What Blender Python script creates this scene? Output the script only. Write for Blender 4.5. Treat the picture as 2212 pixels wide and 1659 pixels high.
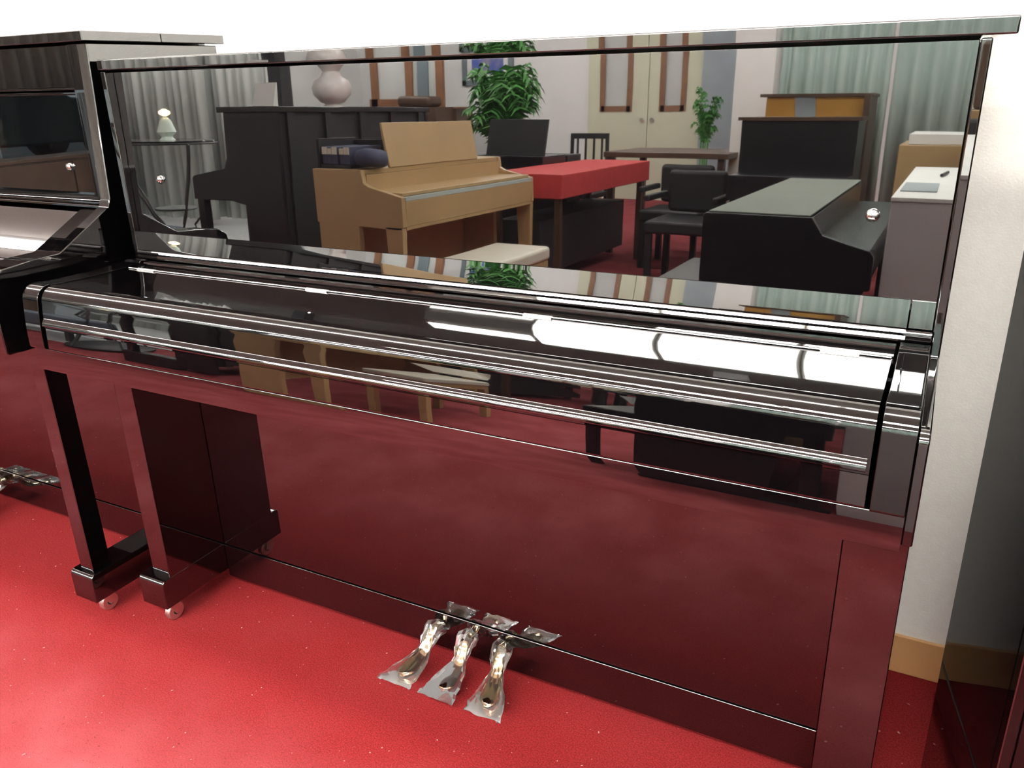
import bpy, bmesh, math, random
from mathutils import Vector, Matrix
random.seed(7)
for o in list(bpy.data.objects): bpy.data.objects.remove(o)
S = bpy.context.scene
COL = S.collection
PI = math.pi

# ------------------------------------------------------------------ camera
cd = bpy.data.cameras.new('camera'); cam = bpy.data.objects.new('camera', cd); COL.objects.link(cam)
S.camera = cam
Rr = ((0.886307, 0.462364, -0.025756), (0.143031, -0.326392, -0.934350), (-0.440417, 0.824429, -0.355398))
rv = Vector((1.89735626, 0.447643956, -0.34453729)); th = rv.length; rv.normalize()
Rw = Matrix.Rotation(th, 3, rv)                      # world -> (right, down, forward)
right, down, fwd = Vector(Rw[0]), Vector(Rw[1]), Vector(Rw[2])
M = Matrix((right, -down, -fwd)).transposed().to_4x4()
M.translation = Vector((1.47888709, -1.13210945, 1.15178143))
cam.matrix_world = M
cd.sensor_fit = 'HORIZONTAL'; cd.sensor_width = 36.0
cd.lens = 36.0 * 1757.54 / 2212.0
cd.clip_start = 0.02; cd.clip_end = 100

# ------------------------------------------------------------------ world, exposure
w = bpy.data.worlds.new('world'); S.world = w; w.use_nodes = True
w.node_tree.nodes['Background'].inputs[0].default_value = (0.85, 0.9, 1.0, 1)
w.node_tree.nodes['Background'].inputs[1].default_value = 0.9
S.view_settings.view_transform = 'Standard'; S.view_settings.look = 'None'
S.view_settings.gamma = 1.0; S.view_settings.exposure = 0.5
S.view_settings.use_curve_mapping = False
TUBE = 36.0          # radiance of the fluorescent tubes

# ------------------------------------------------------------------ materials
def mat(name, col, rough=0.5, ior=1.5, metal=0.0, spec=None, bump=None, noise=None, trans=0.0, emit=None, alpha=None, sheen=0):
    m = bpy.data.materials.new(name); m.use_nodes = True
    nt = m.node_tree; b = nt.nodes['Principled BSDF']
    b.inputs['Base Color'].default_value = (*col, 1)
    b.inputs['Roughness'].default_value = rough
    b.inputs['IOR'].default_value = ior
    b.inputs['Metallic'].default_value = metal
    if trans: b.inputs['Transmission Weight'].default_value = trans
    if alpha is not None: b.inputs['Alpha'].default_value = alpha
    if emit:
        b.inputs['Emission Color'].default_value = (*emit[0], 1); b.inputs['Emission Strength'].default_value = emit[1]
    if noise:   # (scale, second colour, detail, low, high)
        tc = nt.nodes.new('ShaderNodeTexCoord'); n = nt.nodes.new('ShaderNodeTexNoise')
        n.inputs['Scale'].default_value = noise[0]; n.inputs['Detail'].default_value = noise[2]
        r = nt.nodes.new('ShaderNodeValToRGB')
        r.color_ramp.elements[0].position = noise[3]; r.color_ramp.elements[0].color = (*col, 1)
        r.color_ramp.elements[1].position = noise[4]; r.color_ramp.elements[1].color = (*noise[1], 1)
        nt.links.new(tc.outputs['Object'], n.inputs['Vector']); nt.links.new(n.outputs['Fac'], r.inputs['Fac'])
        nt.links.new(r.outputs['Color'], b.inputs['Base Color'])
    if bump:    # (scale, strength, distance)
        tc = nt.nodes.new('ShaderNodeTexCoord'); n = nt.nodes.new('ShaderNodeTexNoise'); bp = nt.nodes.new('ShaderNodeBump')
        n.inputs['Scale'].default_value = bump[0]; n.inputs['Detail'].default_value = 2.0
        bp.inputs['Strength'].default_value = bump[1]; bp.inputs['Distance'].default_value = bump[2]
        nt.links.new(tc.outputs['Object'], n.inputs['Vector']); nt.links.new(n.outputs['Fac'], bp.inputs['Height'])
        nt.links.new(bp.outputs['Normal'], b.inputs['Normal'])
    return m

BLACK = mat('black_lacquer', (0.0012, 0.0010, 0.0012), 0.015, 2.02, bump=(6.0, 1.0, 0.00006))
BLACKF = mat('black_lacquer_fallboard', (0.0012, 0.0010, 0.0012), 0.02, 1.72, bump=(6.0, 1.0, 0.00006))
BLACK2 = mat('black_satin', (0.012, 0.012, 0.014), 0.25, 1.5)
DULL = mat('dull_black', (0.02, 0.02, 0.022), 0.6, 1.45)
CHROME = mat('chrome', (0.75, 0.74, 0.72), 0.12, metal=1.0)
NICKEL = mat('hinge_nickel', (0.9, 0.86, 0.84), 0.28, metal=1.0)
BRASS = mat('pedal_brass', (0.80, 0.66, 0.40), 0.10, metal=1.0, noise=(30, (0.62, 0.55, 0.42), 2, .3, .7))
CARPET_M = None
WALL = mat('wallpaper_white', (0.88, 0.86, 0.82), 0.75, bump=(260, 0.25, 0.002), noise=(60, (0.90, 0.88, 0.84), 4, .4, .6))
ROOMWALL = mat('white_plaster', (0.84, 0.83, 0.81), 0.8, noise=(3, (0.80, 0.79, 0.77), 3, .3, .7))
CEIL = mat('ceiling_board', (0.50, 0.47, 0.45), 0.85, noise=(80, (0.45, 0.42, 0.40), 3, .4, .6))
SKIRT = mat('tan_vinyl', (0.62, 0.34, 0.14), 0.45, noise=(8, (0.66, 0.37, 0.16), 2, .3, .7))
TAN = mat('light_maple', (0.50, 0.33, 0.165), 0.35, noise=(5, (0.45, 0.30, 0.15), 6, .3, .7))
CREAM = mat('cream_leather', (0.72, 0.68, 0.58), 0.45, noise=(9, (0.66, 0.62, 0.52), 2, .3, .7))
RED = mat('red_cloth', (0.55, 0.05, 0.05), 0.8, noise=(20, (0.48, 0.04, 0.04), 2, .3, .7))
GREYC = mat('grey_curtain', (0.60, 0.62, 0.59), 0.85, noise=(2, (0.54, 0.56, 0.53), 4, .3, .7))
GREENC = mat('greenish_sheer_curtain', (0.44, 0.53, 0.49), 0.85, noise=(2, (0.38, 0.47, 0.43), 4, .3, .7))
WOOD = mat('brown_wood', (0.26, 0.12, 0.06), 0.45, noise=(6, (0.20, 0.09, 0.045), 6, .3, .7))
DWOOD = mat('dark_wood', (0.10, 0.055, 0.035), 0.4, noise=(6, (0.07, 0.04, 0.025), 6, .3, .7))
AMBER = mat('amber_wood', (0.70, 0.36, 0.07), 0.35, noise=(4, (0.58, 0.28, 0.05), 6, .3, .7))
LEAF = mat('palm_leaf_green', (0.05, 0.20, 0.04), 0.45, noise=(14, (0.09, 0.30, 0.06), 2, .3, .7))
DOORC = mat('cream_paint', (0.66, 0.67, 0.50), 0.5, noise=(3, (0.62, 0.63, 0.47), 2, .3, .7))
BLUEG = mat('blue_grey_panel', (0.33, 0.38, 0.40), 0.6, noise=(3, (0.28, 0.33, 0.35), 2, .3, .7))
GREYP = mat('warm_grey_laminate', (0.62, 0.60, 0.61), 0.55, noise=(3, (0.57, 0.55, 0.56), 2, .3, .7))
COVER = mat('grey_green_felt_cover', (0.20, 0.22, 0.19), 0.85, noise=(5, (0.17, 0.19, 0.16), 3, .3, .7))
WHITE = mat('white_paper', (0.80, 0.80, 0.78), 0.6, noise=(6, (0.75, 0.75, 0.74), 2, .3, .7))
IRON = mat('grey_green_iron', (0.05, 0.065, 0.06), 0.4, ior=1.5)
STEEL = mat('caster_steel', (0.72, 0.70, 0.67), 0.38, metal=1.0)
PORC = mat('mottled_porcelain', (0.78, 0.74, 0.70), 0.3, noise=(5, (0.52, 0.42, 0.40), 3, .35, .75))
NAVY = mat('navy_cloth', (0.05, 0.055, 0.10), 0.8, noise=(9, (0.07, 0.075, 0.13), 2, .3, .7))
SLATE = mat('slate_upholstery', (0.12, 0.15, 0.19), 0.8, noise=(9, (0.10, 0.125, 0.16), 2, .3, .7))
KEYW = mat('grey_felt_strip', (0.45, 0.50, 0.48), 0.5)
GLASS = mat('clear_glass', (0.85, 0.95, 0.9), 0.02, 1.45, trans=1.0)
LAMPW = mat('glowing_bulb', (1, .9, .7), 0.5, emit=((1.0, 0.72, 0.35), 14))
SHADE = mat('pale_glass_shade', (0.7, 0.8, 0.72), 0.4, emit=((.8, 1, .85), .25))
TUBEB = mat('bright_fluorescent_tube', (1, 1, 1), 0.5, emit=((1.0, 0.985, 0.96), TUBE*4.4))
TUBEM = mat('fluorescent_tube', (1, 1, 1), 0.5, emit=((1.0, 0.965, 0.92), TUBE))
PANELM = mat('lit_diffuser', (1, 1, 1), 0.5, emit=((1.0, 1.0, 0.90), 58.0))
TILE = mat('pale_floor_tile', (0.62, 0.64, 0.63), 0.35, noise=(3, (0.56, 0.58, 0.57), 2, .3, .7))
ASPHALT = mat('wet_asphalt', (0.05, 0.055, 0.055), 0.7, noise=(9, (0.07, 0.075, 0.075), 4, .3, .7))
TAUPE = mat('taupe_curtain', (0.13, 0.11, 0.095), 0.9, noise=(2, (0.10, 0.085, 0.075), 3, .3, .7))
CARP = mat('dark_teal_car_paint', (0.012, 0.03, 0.03), 0.15)
PAINT1 = mat('blue_picture', (0.08, 0.12, 0.42), 0.6, noise=(7, (0.30, 0.26, 0.28), 4, .45, .7))
FRAMEM = mat('picture_frame_grey', (0.16, 0.20, 0.22), 0.4)
PLASTIC = None

def carpet():
    m = bpy.data.materials.new('red_carpet'); m.use_nodes = True
    nt = m.node_tree; b = nt.nodes['Principled BSDF']; L = nt.links
    b.inputs['Roughness'].default_value = 0.95
    b.inputs['Sheen Weight'].default_value = 0.0; b.inputs['Specular IOR Level'].default_value = 0.1; b.inputs['Sheen Tint'].default_value = (1, .75, .75, 1)
    tc = nt.nodes.new('ShaderNodeTexCoord')
    def noise(sc, det=3, dist=0.0):
        n = nt.nodes.new('ShaderNodeTexNoise'); n.inputs['Scale'].default_value = sc; n.inputs['Detail'].default_value = det
        n.inputs['Distortion'].default_value = dist
        L.new(tc.outputs['Object'], n.inputs['Vector']); return n
    def ramp(n, a, ca, c, cc):
        r = nt.nodes.new('ShaderNodeValToRGB'); r.color_ramp.elements[0].position = a; r.color_ramp.elements[0].color = ca
        r.color_ramp.elements[1].position = c; r.color_ramp.elements[1].color = cc; L.new(n.outputs['Fac'], r.inputs['Fac']); return r
    def mix(f, a, bb, mode='MIX'):
        x = nt.nodes.new('ShaderNodeMix'); x.data_type = 'RGBA'; x.blend_type = mode
        if isinstance(f, float): x.inputs[0].default_value = f
        else: L.new(f, x.inputs[0])
        for i, v in ((6, a), (7, bb)):
            if isinstance(v, tuple): x.inputs[i].default_value = v
            else: L.new(v, x.inputs[i])
        return x.outputs[2]
    fine = ramp(noise(330, 4), .36, (0.120, 0.0055, 0.0062, 1), .66, (0.225, 0.0140, 0.0155, 1))
    wear_glare = ramp(noise(5.0, 11, .15), .38, (0, 0, 0, 1), .72, (1, 1, 1, 1))
    sp = nt.nodes.new('ShaderNodeSeparateXYZ'); L.new(tc.outputs['Object'], sp.inputs[0])     # pink overexposure glare painted into the colour forward of the pianos, mottled with wear
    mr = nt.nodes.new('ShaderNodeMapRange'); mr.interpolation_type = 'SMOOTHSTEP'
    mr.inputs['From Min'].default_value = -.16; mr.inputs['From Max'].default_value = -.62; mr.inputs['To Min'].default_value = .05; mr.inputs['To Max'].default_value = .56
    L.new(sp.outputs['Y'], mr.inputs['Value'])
    wx = nt.nodes.new('ShaderNodeMath'); wx.operation = 'MULTIPLY_ADD'; L.new(wear_glare.outputs['Color'], wx.inputs[0]); wx.inputs[1].default_value = .55; wx.inputs[2].default_value = .48
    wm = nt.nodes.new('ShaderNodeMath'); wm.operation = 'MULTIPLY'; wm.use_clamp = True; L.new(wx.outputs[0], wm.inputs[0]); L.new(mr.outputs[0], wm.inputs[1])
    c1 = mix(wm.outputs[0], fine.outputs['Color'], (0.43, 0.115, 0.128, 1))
    dk = ramp(noise(190, 2, 1.5), .27, (.8, .8, .8, 1), .35, (0, 0, 0, 1))
    c2 = mix(dk.outputs['Color'], c1, (0.10, 0.01, 0.01, 1))
    lt = ramp(noise(95, 1), .755, (0, 0, 0, 1), .79, (.8, .8, .8, 1))
    c3 = mix(lt.outputs['Color'], c2, (0.50, 0.30, 0.28, 1))
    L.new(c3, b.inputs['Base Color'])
    bp = nt.nodes.new('ShaderNodeBump'); bp.inputs['Strength'].default_value = .5; bp.inputs['Distance'].default_value = .002
    n = noise(380, 3); L.new(n.outputs['Fac'], bp.inputs['Height']); L.new(bp.outputs['Normal'], b.inputs['Normal'])
    return m
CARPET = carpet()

def wrap_mat():
    m = bpy.data.materials.new('clear_plastic_film'); m.use_nodes = True
    nt = m.node_tree; b = nt.nodes['Principled BSDF']
    b.inputs['Base Color'].default_value = (0.9, 0.9, 0.92, 1); b.inputs['Roughness'].default_value = 0.08
    b.inputs['IOR'].default_value = 1.6
    t = nt.nodes.new('ShaderNodeBsdfTransparent'); mx = nt.nodes.new('ShaderNodeMixShader')
    fr = nt.nodes.new('ShaderNodeFresnel'); fr.inputs['IOR'].default_value = 1.7
    ad = nt.nodes.new('ShaderNodeMath'); ad.operation = 'ADD'; ad.inputs[1].default_value = 0.02; ad.use_clamp = True
    g = nt.nodes.new('ShaderNodeBsdfGlossy'); g.inputs['Roughness'].default_value = .12; g.inputs['Color'].default_value = (1, 1, 1, 1)
    d = nt.nodes.new('ShaderNodeBsdfDiffuse'); d.inputs['Color'].default_value = (.85, .85, .88, 1)
    m2 = nt.nodes.new('ShaderNodeMixShader'); m2.inputs[0].default_value = .14
    nt.links.new(g.outputs[0], m2.inputs[1]); nt.links.new(d.outputs[0], m2.inputs[2])
    nt.links.new(fr.outputs[0], ad.inputs[0]); nt.links.new(ad.outputs[0], mx.inputs[0])
    nt.links.new(t.outputs[0], mx.inputs[1]); nt.links.new(m2.outputs[0], mx.inputs[2])
    nt.links.new(mx.outputs[0], nt.nodes['Material Output'].inputs[0])
    return m
PLASTIC = wrap_mat()

# ------------------------------------------------------------------ mesh helpers
def addbox(bm, x0, x1, y0, y1, z0, z1):
    vs = [bm.verts.new(p) for p in ((x0,y0,z0),(x1,y0,z0),(x1,y1,z0),(x0,y1,z0),(x0,y0,z1),(x1,y0,z1),(x1,y1,z1),(x0,y1,z1))]
    for f in ((3,2,1,0),(4,5,6,7),(0,1,5,4),(1,2,6,5),(2,3,7,6),(3,0,4,7)): bm.faces.new([vs[i] for i in f])
def addprism(bm, pts, a0, a1, axis='x'):
    """extrude a closed outline; axis x: pts are (y,z); axis y: pts are (x,z); axis z: pts are (x,y)"""
    def P(p, a): return {'x': (a, p[0], p[1]), 'y': (p[0], a, p[1]), 'z': (p[0], p[1], a)}[axis]
    A = [bm.verts.new(P(p, a0)) for p in pts]; B = [bm.verts.new(P(p, a1)) for p in pts]
    n = len(pts)
    for i in range(n): bm.faces.new((A[i], A[(i+1) % n], B[(i+1) % n], B[i]))
    bm.faces.new(A[::-1]); bm.faces.new(B)
def addlathe(bm, prof, c, seg=20, axis='z'):
    rings = []
    for r, h in prof:
        ring = []
        for k in range(seg):
            a = 2*PI*k/seg
            if axis == 'z': p = (c[0]+r*math.cos(a), c[1]+r*math.sin(a), c[2]+h)
            elif axis == 'x': p = (c[0]+h, c[1]+r*math.cos(a), c[2]+r*math.sin(a))
            else: p = (c[0]+r*math.cos(a), c[1]+h, c[2]+r*math.sin(a))
            ring.append(bm.verts.new(p))
        rings.append(ring)
    for i in range(len(rings)-1):
        for k in range(seg): bm.faces.new((rings[i][k], rings[i][(k+1) % seg], rings[i+1][(k+1) % seg], rings[i+1][k]))
    bm.faces.new(rings[0][::-1]); bm.faces.new(rings[-1])
def addtube(bm, pts, r, seg=8):
    pts = [Vector(p) for p in pts]; rings = []
    if not isinstance(r, (list, tuple)): r = [r]*len(pts)
    up = Vector((0, 0, 1))
    for i, p in enumerate(pts):
        t = (pts[min(i+1, len(pts)-1)] - pts[max(i-1, 0)]).normalized()
        s = t.cross(up)
        if s.length < 1e-3: s = t.cross(Vector((1, 0, 0)))
        s.normalize(); q = s.cross(t).normalized()
        rings.append([bm.verts.new(p + r[i]*(math.cos(2*PI*k/seg)*s + math.sin(2*PI*k/seg)*q)) for k in range(seg)])
    for i in range(len(rings)-1):
        for k in range(seg): bm.faces.new((rings[i][k], rings[i][(k+1) % seg], rings[i+1][(k+1) % seg], rings[i+1][k]))
    bm.faces.new(rings[0][::-1]); bm.faces.new(rings[-1])
def finish(name, bm, m, parent=None, bevel=0.0, smooth=35, seg=3):
    bmesh.ops.recalc_face_normals(bm, faces=bm.faces[:])
    me = bpy.data.meshes.new(name); bm.to_mesh(me); bm.free()
    me.materials.append(m)
    if smooth:
        for p in me.polygons: p.use_smooth = True
        me.set_sharp_from_angle(angle=math.radians(smooth))
    o = bpy.data.objects.new(name, me); COL.objects.link(o)
    if parent is not None:
        o.parent = parent
        px, py, pz = ORIG.get(parent.name, (0, 0, 0))
        me.transform(Matrix.Translation((-px, -py, -pz)))
        ORIG[o.name] = ORIG.get(parent.name, (0, 0, 0))
    if bevel:
        b = o.modifiers.new('bevel', 'BEVEL'); b.width = bevel; b.segments = seg; b.limit_method = 'ANGLE'
        b.angle_limit = math.radians(40); b.harden_normals = True
    return o
ORIG = {}
def box(name, d, m, parent=None, bevel=0.0, **k):
    bm = bmesh.new(); addbox(bm, *d); return finish(name, bm, m, parent, bevel, **k)
def prism(name, pts, a0, a1, m, parent=None, axis='x', bevel=0.0, **k):
    bm = bmesh.new(); addprism(bm, pts, a0, a1, axis); return finish(name, bm, m, parent, bevel, **k)
def tag(o, label, cat, group=None, kind=None):
    o['label'] = label; o['category'] = cat
    if group: o['group'] = group
    if kind: o['kind'] = kind
    return o
def thing(name, label, cat, loc, group=None):
    o = bpy.data.objects.new(name, None); COL.objects.link(o); o.location = loc; o.empty_display_size = .1
    ORIG[o.name] = tuple(loc); return tag(o, label, cat, group)
def struct(o, label=None):
    o['kind'] = 'structure'
    if label: o['label'] = label
    return o
def copy_tree(o, off, label=None, group=None):
    c = o.copy(); COL.objects.link(c); c.location = Vector(o.location) + Vector(off)
    if label: c['label'] = label
    if group: c['group'] = group
    for ch in list(o.children):
        d = ch.copy(); COL.objects.link(d); d.parent = c
        for g in list(ch.children):
            e = g.copy(); COL.objects.link(e); e.parent = d
    return c
def arc(cy, cz, r, a0, a1, n):
    return [(cy + r*math.cos(math.radians(a0+(a1-a0)*i/n)), cz + r*math.sin(math.radians(a0+(a1-a0)*i/n))) for i in range(n+1)]

# ------------------------------------------------------------------ room shell
X0, X1, Y0, Y1, ZC = -6.6, 4.2, -9.4, 0.405, 2.75
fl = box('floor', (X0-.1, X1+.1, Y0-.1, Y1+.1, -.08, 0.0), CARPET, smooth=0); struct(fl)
ce = box('ceiling', (X0-.1, X1+.1, Y0-.1, Y1+.1, ZC, ZC+.08), CEIL, smooth=0); struct(ce)
struct(box('wall_back', (X0-.1, X1+.1, Y1, Y1+.1, 0, ZC), WALL, smooth=0))
struct(box('wall_right', (X1, X1+.1, Y0, Y1, 0, ZC), ROOMWALL, smooth=0))
struct(box('wall_front', (X0, X1, Y0-.1, Y0, 0, ZC), ROOMWALL, smooth=0))
bm = bmesh.new()     # left wall with a long window opening
addbox(bm, X0-.1, X0, Y0, Y1, 0, .35); addbox(bm, X0-.1, X0, Y0, Y1, 2.45, ZC)
addbox(bm, X0-.1, X0, Y0, -5.2, .35, 2.45); addbox(bm, X0-.1, X0, -.6, Y1, .35, 2.45)
struct(finish('wall_left', bm, ROOMWALL, smooth=0))
wf = bmesh.new()
for y in (-5.2, -3.7, -2.2, -.66): addbox(wf, X0-.08, X0-.02, y, y+.06, .35, 2.45)
addbox(wf, X0-.08, X0-.02, -5.2, -.6, .35, .41); addbox(wf, X0-.08, X0-.02, -5.2, -.6, 2.39, 2.45)
wfo = struct(finish('window_1', wf, FRAMEM, smooth=0))
gl = box('glass_pane', (X0-.055, X0-.045, -5.14, -.66, .41, 2.39), GLASS, wfo, smooth=0)
struct(box('baseboard_back', (X0, X1, Y1-.008, Y1, 0, .088), SKIRT, bevel=.003))
struct(box('baseboard_front', (X0, X1, Y0, Y0+.01, 0, .088), SKIRT, smooth=0))

struct(box('floor_entry', (X0, -3.05, Y0, -2.55, 0, .004), TILE, smooth=0))
struct(box('ground', (-24, X0-.12, -16, 6, -.1, .12), ASPHALT, smooth=0))
# ceiling lights: rows of twin tube fixtures
def ceiling_light(x, y, L=1.22, tm=None):
    t = thing('ceiling_light', 'white twin tube fluorescent fitting on the ceiling', 'ceiling light', (x, y, ZC), 'fluorescent fittings on the ceiling')
    bm = bmesh.new(); addprism(bm, [(y-.11, ZC), (y-.075, ZC-.045), (y+.075, ZC-.045), (y+.11, ZC)], x-L/2-.02, x+L/2+.02)
    finish('housing', bm, WHITE, t, smooth=0)
    for s in (-.06, .06):
        bm = bmesh.new(); addtube(bm, [(x-L/2, y+s, ZC-.068), (x+L/2, y+s, ZC-.068)], .016, 10)
        finish('tube', bm, tm or TUBEM, t)
    return t
GR = 'fluorescent fittings on the ceiling'
first = ceiling_light(-5.6, -.55)
rows = ((-.55, 'twin tube fitting in the ceiling row nearest the back wall'), (-4.6, 'twin tube fitting in the middle ceiling row'),
        (-7.2, 'twin tube fitting in the ceiling row nearest the far wall'))
second = ceiling_light(-5.6, -4.6, tm=TUBEB)
second['group'] = 'tube fittings of the middle ceiling row'; first['group'] = 'tube fittings of the ceiling row nearest the back wall'
for ry, lb in rows:
    src = first if ry == -.55 else second
    for k in range(8):
        if (ry == -.55 or ry == -4.6) and k == 0: src['label'] = lb; continue
        copy_tree(src, (k*1.25, ry-src.location.y, 0), lb, 'tube fittings of the ceiling row nearest the far wall' if ry < -7 else None)
def panel_light(x, y, lb, h=.24):
    t = thing('ceiling_light', lb, 'ceiling light', (x, y, ZC), 'square ceiling light panels')
    box('housing', (x-.358, x+.358, y-h-.04, y+h+.04, ZC-.03, ZC), WHITE, t); box('diffuser', (x-.340, x+.340, y-h, y+h, ZC-.036, ZC-.030), PANELM, t, smooth=0)
for x, lb in ((-.83, 'slim lit ceiling strip above the maple piano'), (-.11, 'narrow lit ceiling panel between the maple and the cloth covered piano'), (.61, 'square lit ceiling panel above the cloth covered piano'),
              (1.33, 'square lit ceiling panel above the left end of the grey counter'), (2.05, 'square lit ceiling panel above the right end of the grey counter')):
    panel_light(x, -2.35, lb, .05 if x < -.5 else (.13 if x < 0 else .22))

# ------------------------------------------------------------------ main upright piano
TILT = math.radians(1.35)
LEAN = math.radians(4)
def side_outline(yb=.36):
    return [(yb, .06), (yb, 1.177), (-.012, 1.177), (-.012, .80), (-.245, .797)] + arc(-.245, .780, .017, 90, 180, 5)[1:] + \
           [(-.2640, .70), (-.2640, .662), (-.012, .662), (-.012, .06)]
NOSE = [(-.0785, .8118), (-.12, .8112), (-.16, .8110), (-.20, .8117), (-.2320, .8131), (-.2334, .8150)] + \
       arc(-.2352, .7862, .0290, 86, 0+180-172+172, 1)[:0] + \
       [(-.2352 + .0300*math.cos(math.radians(a)), .7858 + .0292*math.sin(math.radians(a))) for a in range(90, 181, 9)]
FRONT = [(-.2668, .776), (-.2686, .760), (-.2704, .742)]
def make_piano(ox=0.0, name='upright_piano', label='', W=1.5, extra=True):
    """glossy upright piano; x runs 0..W from its left side, front towards -y"""
    p = thing(name, label, 'piano', (W/2, .15, 0))
    # sides
    prism('side_panel', side_outline(), 0.0, .012, BLACK, p, bevel=.0015)
    prism('side_panel', side_outline(), W-.012, W, BLACK, p, bevel=.0022)
    box('back_panel', (.012, W-.012, .335, .355, .10, 1.1790), BLACK2, p)
    # lid
    lid = box('lid', (-.001, W+.0232, -.0158, .362, 1.1795, 1.1991), BLACK, p, bevel=.0025)
    # upper panel, leaning back slightly
    dy = math.tan(TILT)*(1.1762-.86)
    up = prism('upper_panel', [(0, .855), (dy, 1.1762), (dy+.02, 1.1762), (.02, .855)], .0125, W-.0125, BLACK, p, bevel=.0012)
    for sx, sz in ((.099, .976), (W-.101, .973)):
        bm = bmesh.new(); addlathe(bm, [(.0088, .006), (.0088, 0), (.0070, -.0045), (.003, -.0065)], (sx, .0025, sz), 18, 'y')
        sc = finish('panel_screw', bm, CHROME, p)
        bm = bmesh.new(); addbox(bm, sx-.0055, sx+.0055, -.0045, -.0041, sz-.0008, sz+.0008); finish('screw_slot', bm, DULL, sc, smooth=0)
    # shelf moulding between panel and fallboard
    sh = [(.004, .8698), (-.0018, .8692), (-.0029, .8630), (-.0041, .8565), (-.00525, .8500), (-.0064, .8435), (-.00735, .8380), (-.0081, .8335),
          (-.0125, .8325), (-.0142, .8308), (-.0150, .8285), (-.0145, .8262), (-.0130, .8246), (-.0118, .8236),
          (-.0140, .8195), (-.0140, .8165), (-.0125, .8155), (.004, .8155)]
    prism('shelf_moulding', sh, .012, W-.043, BLACK, p, smooth=24)
    blk = [(.004, .8703), (-.0026, .8697), (-.0044, .8595), (-.0058, .8520), (-.0073, .8435), (-.0090, .8335), (.004, .8335)]
    prism('end_block', blk, W-.0415, W-.0125, BLACK, p, bevel=.0012)
    bead = [(.004, .8330), (-.0150, .8322), (-.0168, .8302), (-.0172, .828), (-.0168, .8256), (-.0150, .8240), (-.0140, .8165), (.004, .8160)]
    prism('end_bead', bead, W-.0425, W-.0125, BLACK, p)
    # strip behind the hinges, then the closed fallboard with its rounded nose
    prism('fallboard_back', [(-.020, .806), (-.020, .8150), (-.0375, .8163), (-.0390, .8140), (-.0400, .8140), (-.0755, .8124), (-.0765, .806)],
          .0565, W-.0515, BLACK, p, smooth=20)
    fb = prism('fallboard', NOSE + FRONT + [(-.255, .742), (-.235, .79), (-.0785, .80)], .0565, W-.0525, BLACKF, p, smooth=25)
    # ridge catch light: slim raised lip where the flat meets the nose is in the outline; handle rail below
    rail = [(-.2655, .7610), (-.2672, .7608), (-.2692, .7596), (-.2712, .7575), (-.2730, .7548), (-.2744, .7518), (-.2752, .7488), (-.2750, .7468), (-.2740, .7460), (-.2675, .7460)]
    r = prism('handle_rail', rail, .0580, W-.0560, BLACK, fb, smooth=40)
    for hx in ((.111, .539, .962, 1.387) if extra else (.11, .5, .9, 1.28)):
        bm = bmesh.new(); addprism(bm, arc(-.0768, .8122, .0036, 0, 330, 11), hx-.0235, hx+.0235)
        addbox(bm, hx-.0235, hx+.0235, -.0815, -.072, .8112, .8138)
        h = finish('hinge', bm, NICKEL, fb, bevel=.0004, smooth=50)
    bm = bmesh.new(); addtube(bm, [(.060, -.0768, .8134), (W-.0535, -.0768, .8134)], .0011, 8)
    finish('hinge_pin', bm, NICKEL, fb)
    for k, (rx, ry) in enumerate(((.62, -.192), (1.23, -.165))):
        bm = bmesh.new(); addlathe(bm, [(.0024, -.001), (.0024, .0004), (.001, .0012)], (rx, ry, .8113), 10); finish('rubber_button', bm, WHITE, fb)
    # cheeks either side
    ck = [(-.0185, .800), (-.0185, .8170), (-.0345, .8176), (-.0375, .8160), (-.0390, .8138), (-.0400, .8145), (-.0500, .8150), (-.0640, .8145), (-.078, .8120),
          (-.12, .8112), (-.16, .8110), (-.20, .8117), (-.2320, .8131), (-.2334, .8150)] + NOSE[6:] + FRONT + \
         [(-.2716, .726), (-.2722, .702), (-.2690, .6985), (-.20, .6985)]
    prism('cheek_block', ck, .0005, .0440, BLACKF, p, bevel=.0012, smooth=25)
    prism('cheek_block', ck, W-.0470, W-.0120, BLACKF, p, bevel=.0018, smooth=25)
    # key slip and keybed
    prism('key_slip', [(-.2682, .7412), (-.2690, .7405), (-.2702, .727), (-.2713, .713), (-.2719, .7045), (-.2710, .7025), (-.250, .7025), (-.250, .7412)], .0565, W-.0525, BLACK, p, smooth=20)
    prism('keybed', [(-.2685, .7005), (-.2692, .6998), (-.2720, .6600), (-.2712, .6580), (.03, .6578), (.03, .7005)], .011, W-.0115, BLACK, p, bevel=.001)
    # lower panel, bottom board
    lp = box('lower_panel', (.0665, W-.0855, .030, .050, .1215, .650), BLACK, p, bevel=.0015)
    box('bottom_board', (.0665, W-.0855, .0285, .060, .033, .1190), BLACK, p, bevel=.0018)
    box('bottom_shelf', (.012, W-.012, .060, .335, .040, .060), BLACK2, p)
    box('lower_stile', (W-.0850, W-.0760, .0302, .055, .033, .650), BLACK, p, bevel=.001)
    # legs (full depth boards) and rounded toe blocks on casters
    box('leg', (.0120, .0655, -.130, .30, .110, .657), BLACK, p, bevel=.0018)
    prism('leg', [(W-.0755, -.147), (W, -.147), (W, -.0128), (W-.0122, -.0128), (W-.0122, .30), (W-.0755, .30)], .110, .657, BLACK, p, axis='z', bevel=.0016)
    toe = [(.30, .051), (.30, .122)] + [(-.1403 + .0125*math.cos(math.radians(a)), .1108 + .0125*math.sin(math.radians(a))) for a in range(90, 181, 15)] + [(-.1528, .051)]
    toeR = [(y-.017 if y < 0 else y, z) for y, z in toe]
    prism('toe_block', toe, -.0115, .0660, BLACK, p, bevel=.0022)
    prism('toe_block', toeR, W-.0765, W+.0020, BLACK, p, bevel=.0022)
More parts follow.
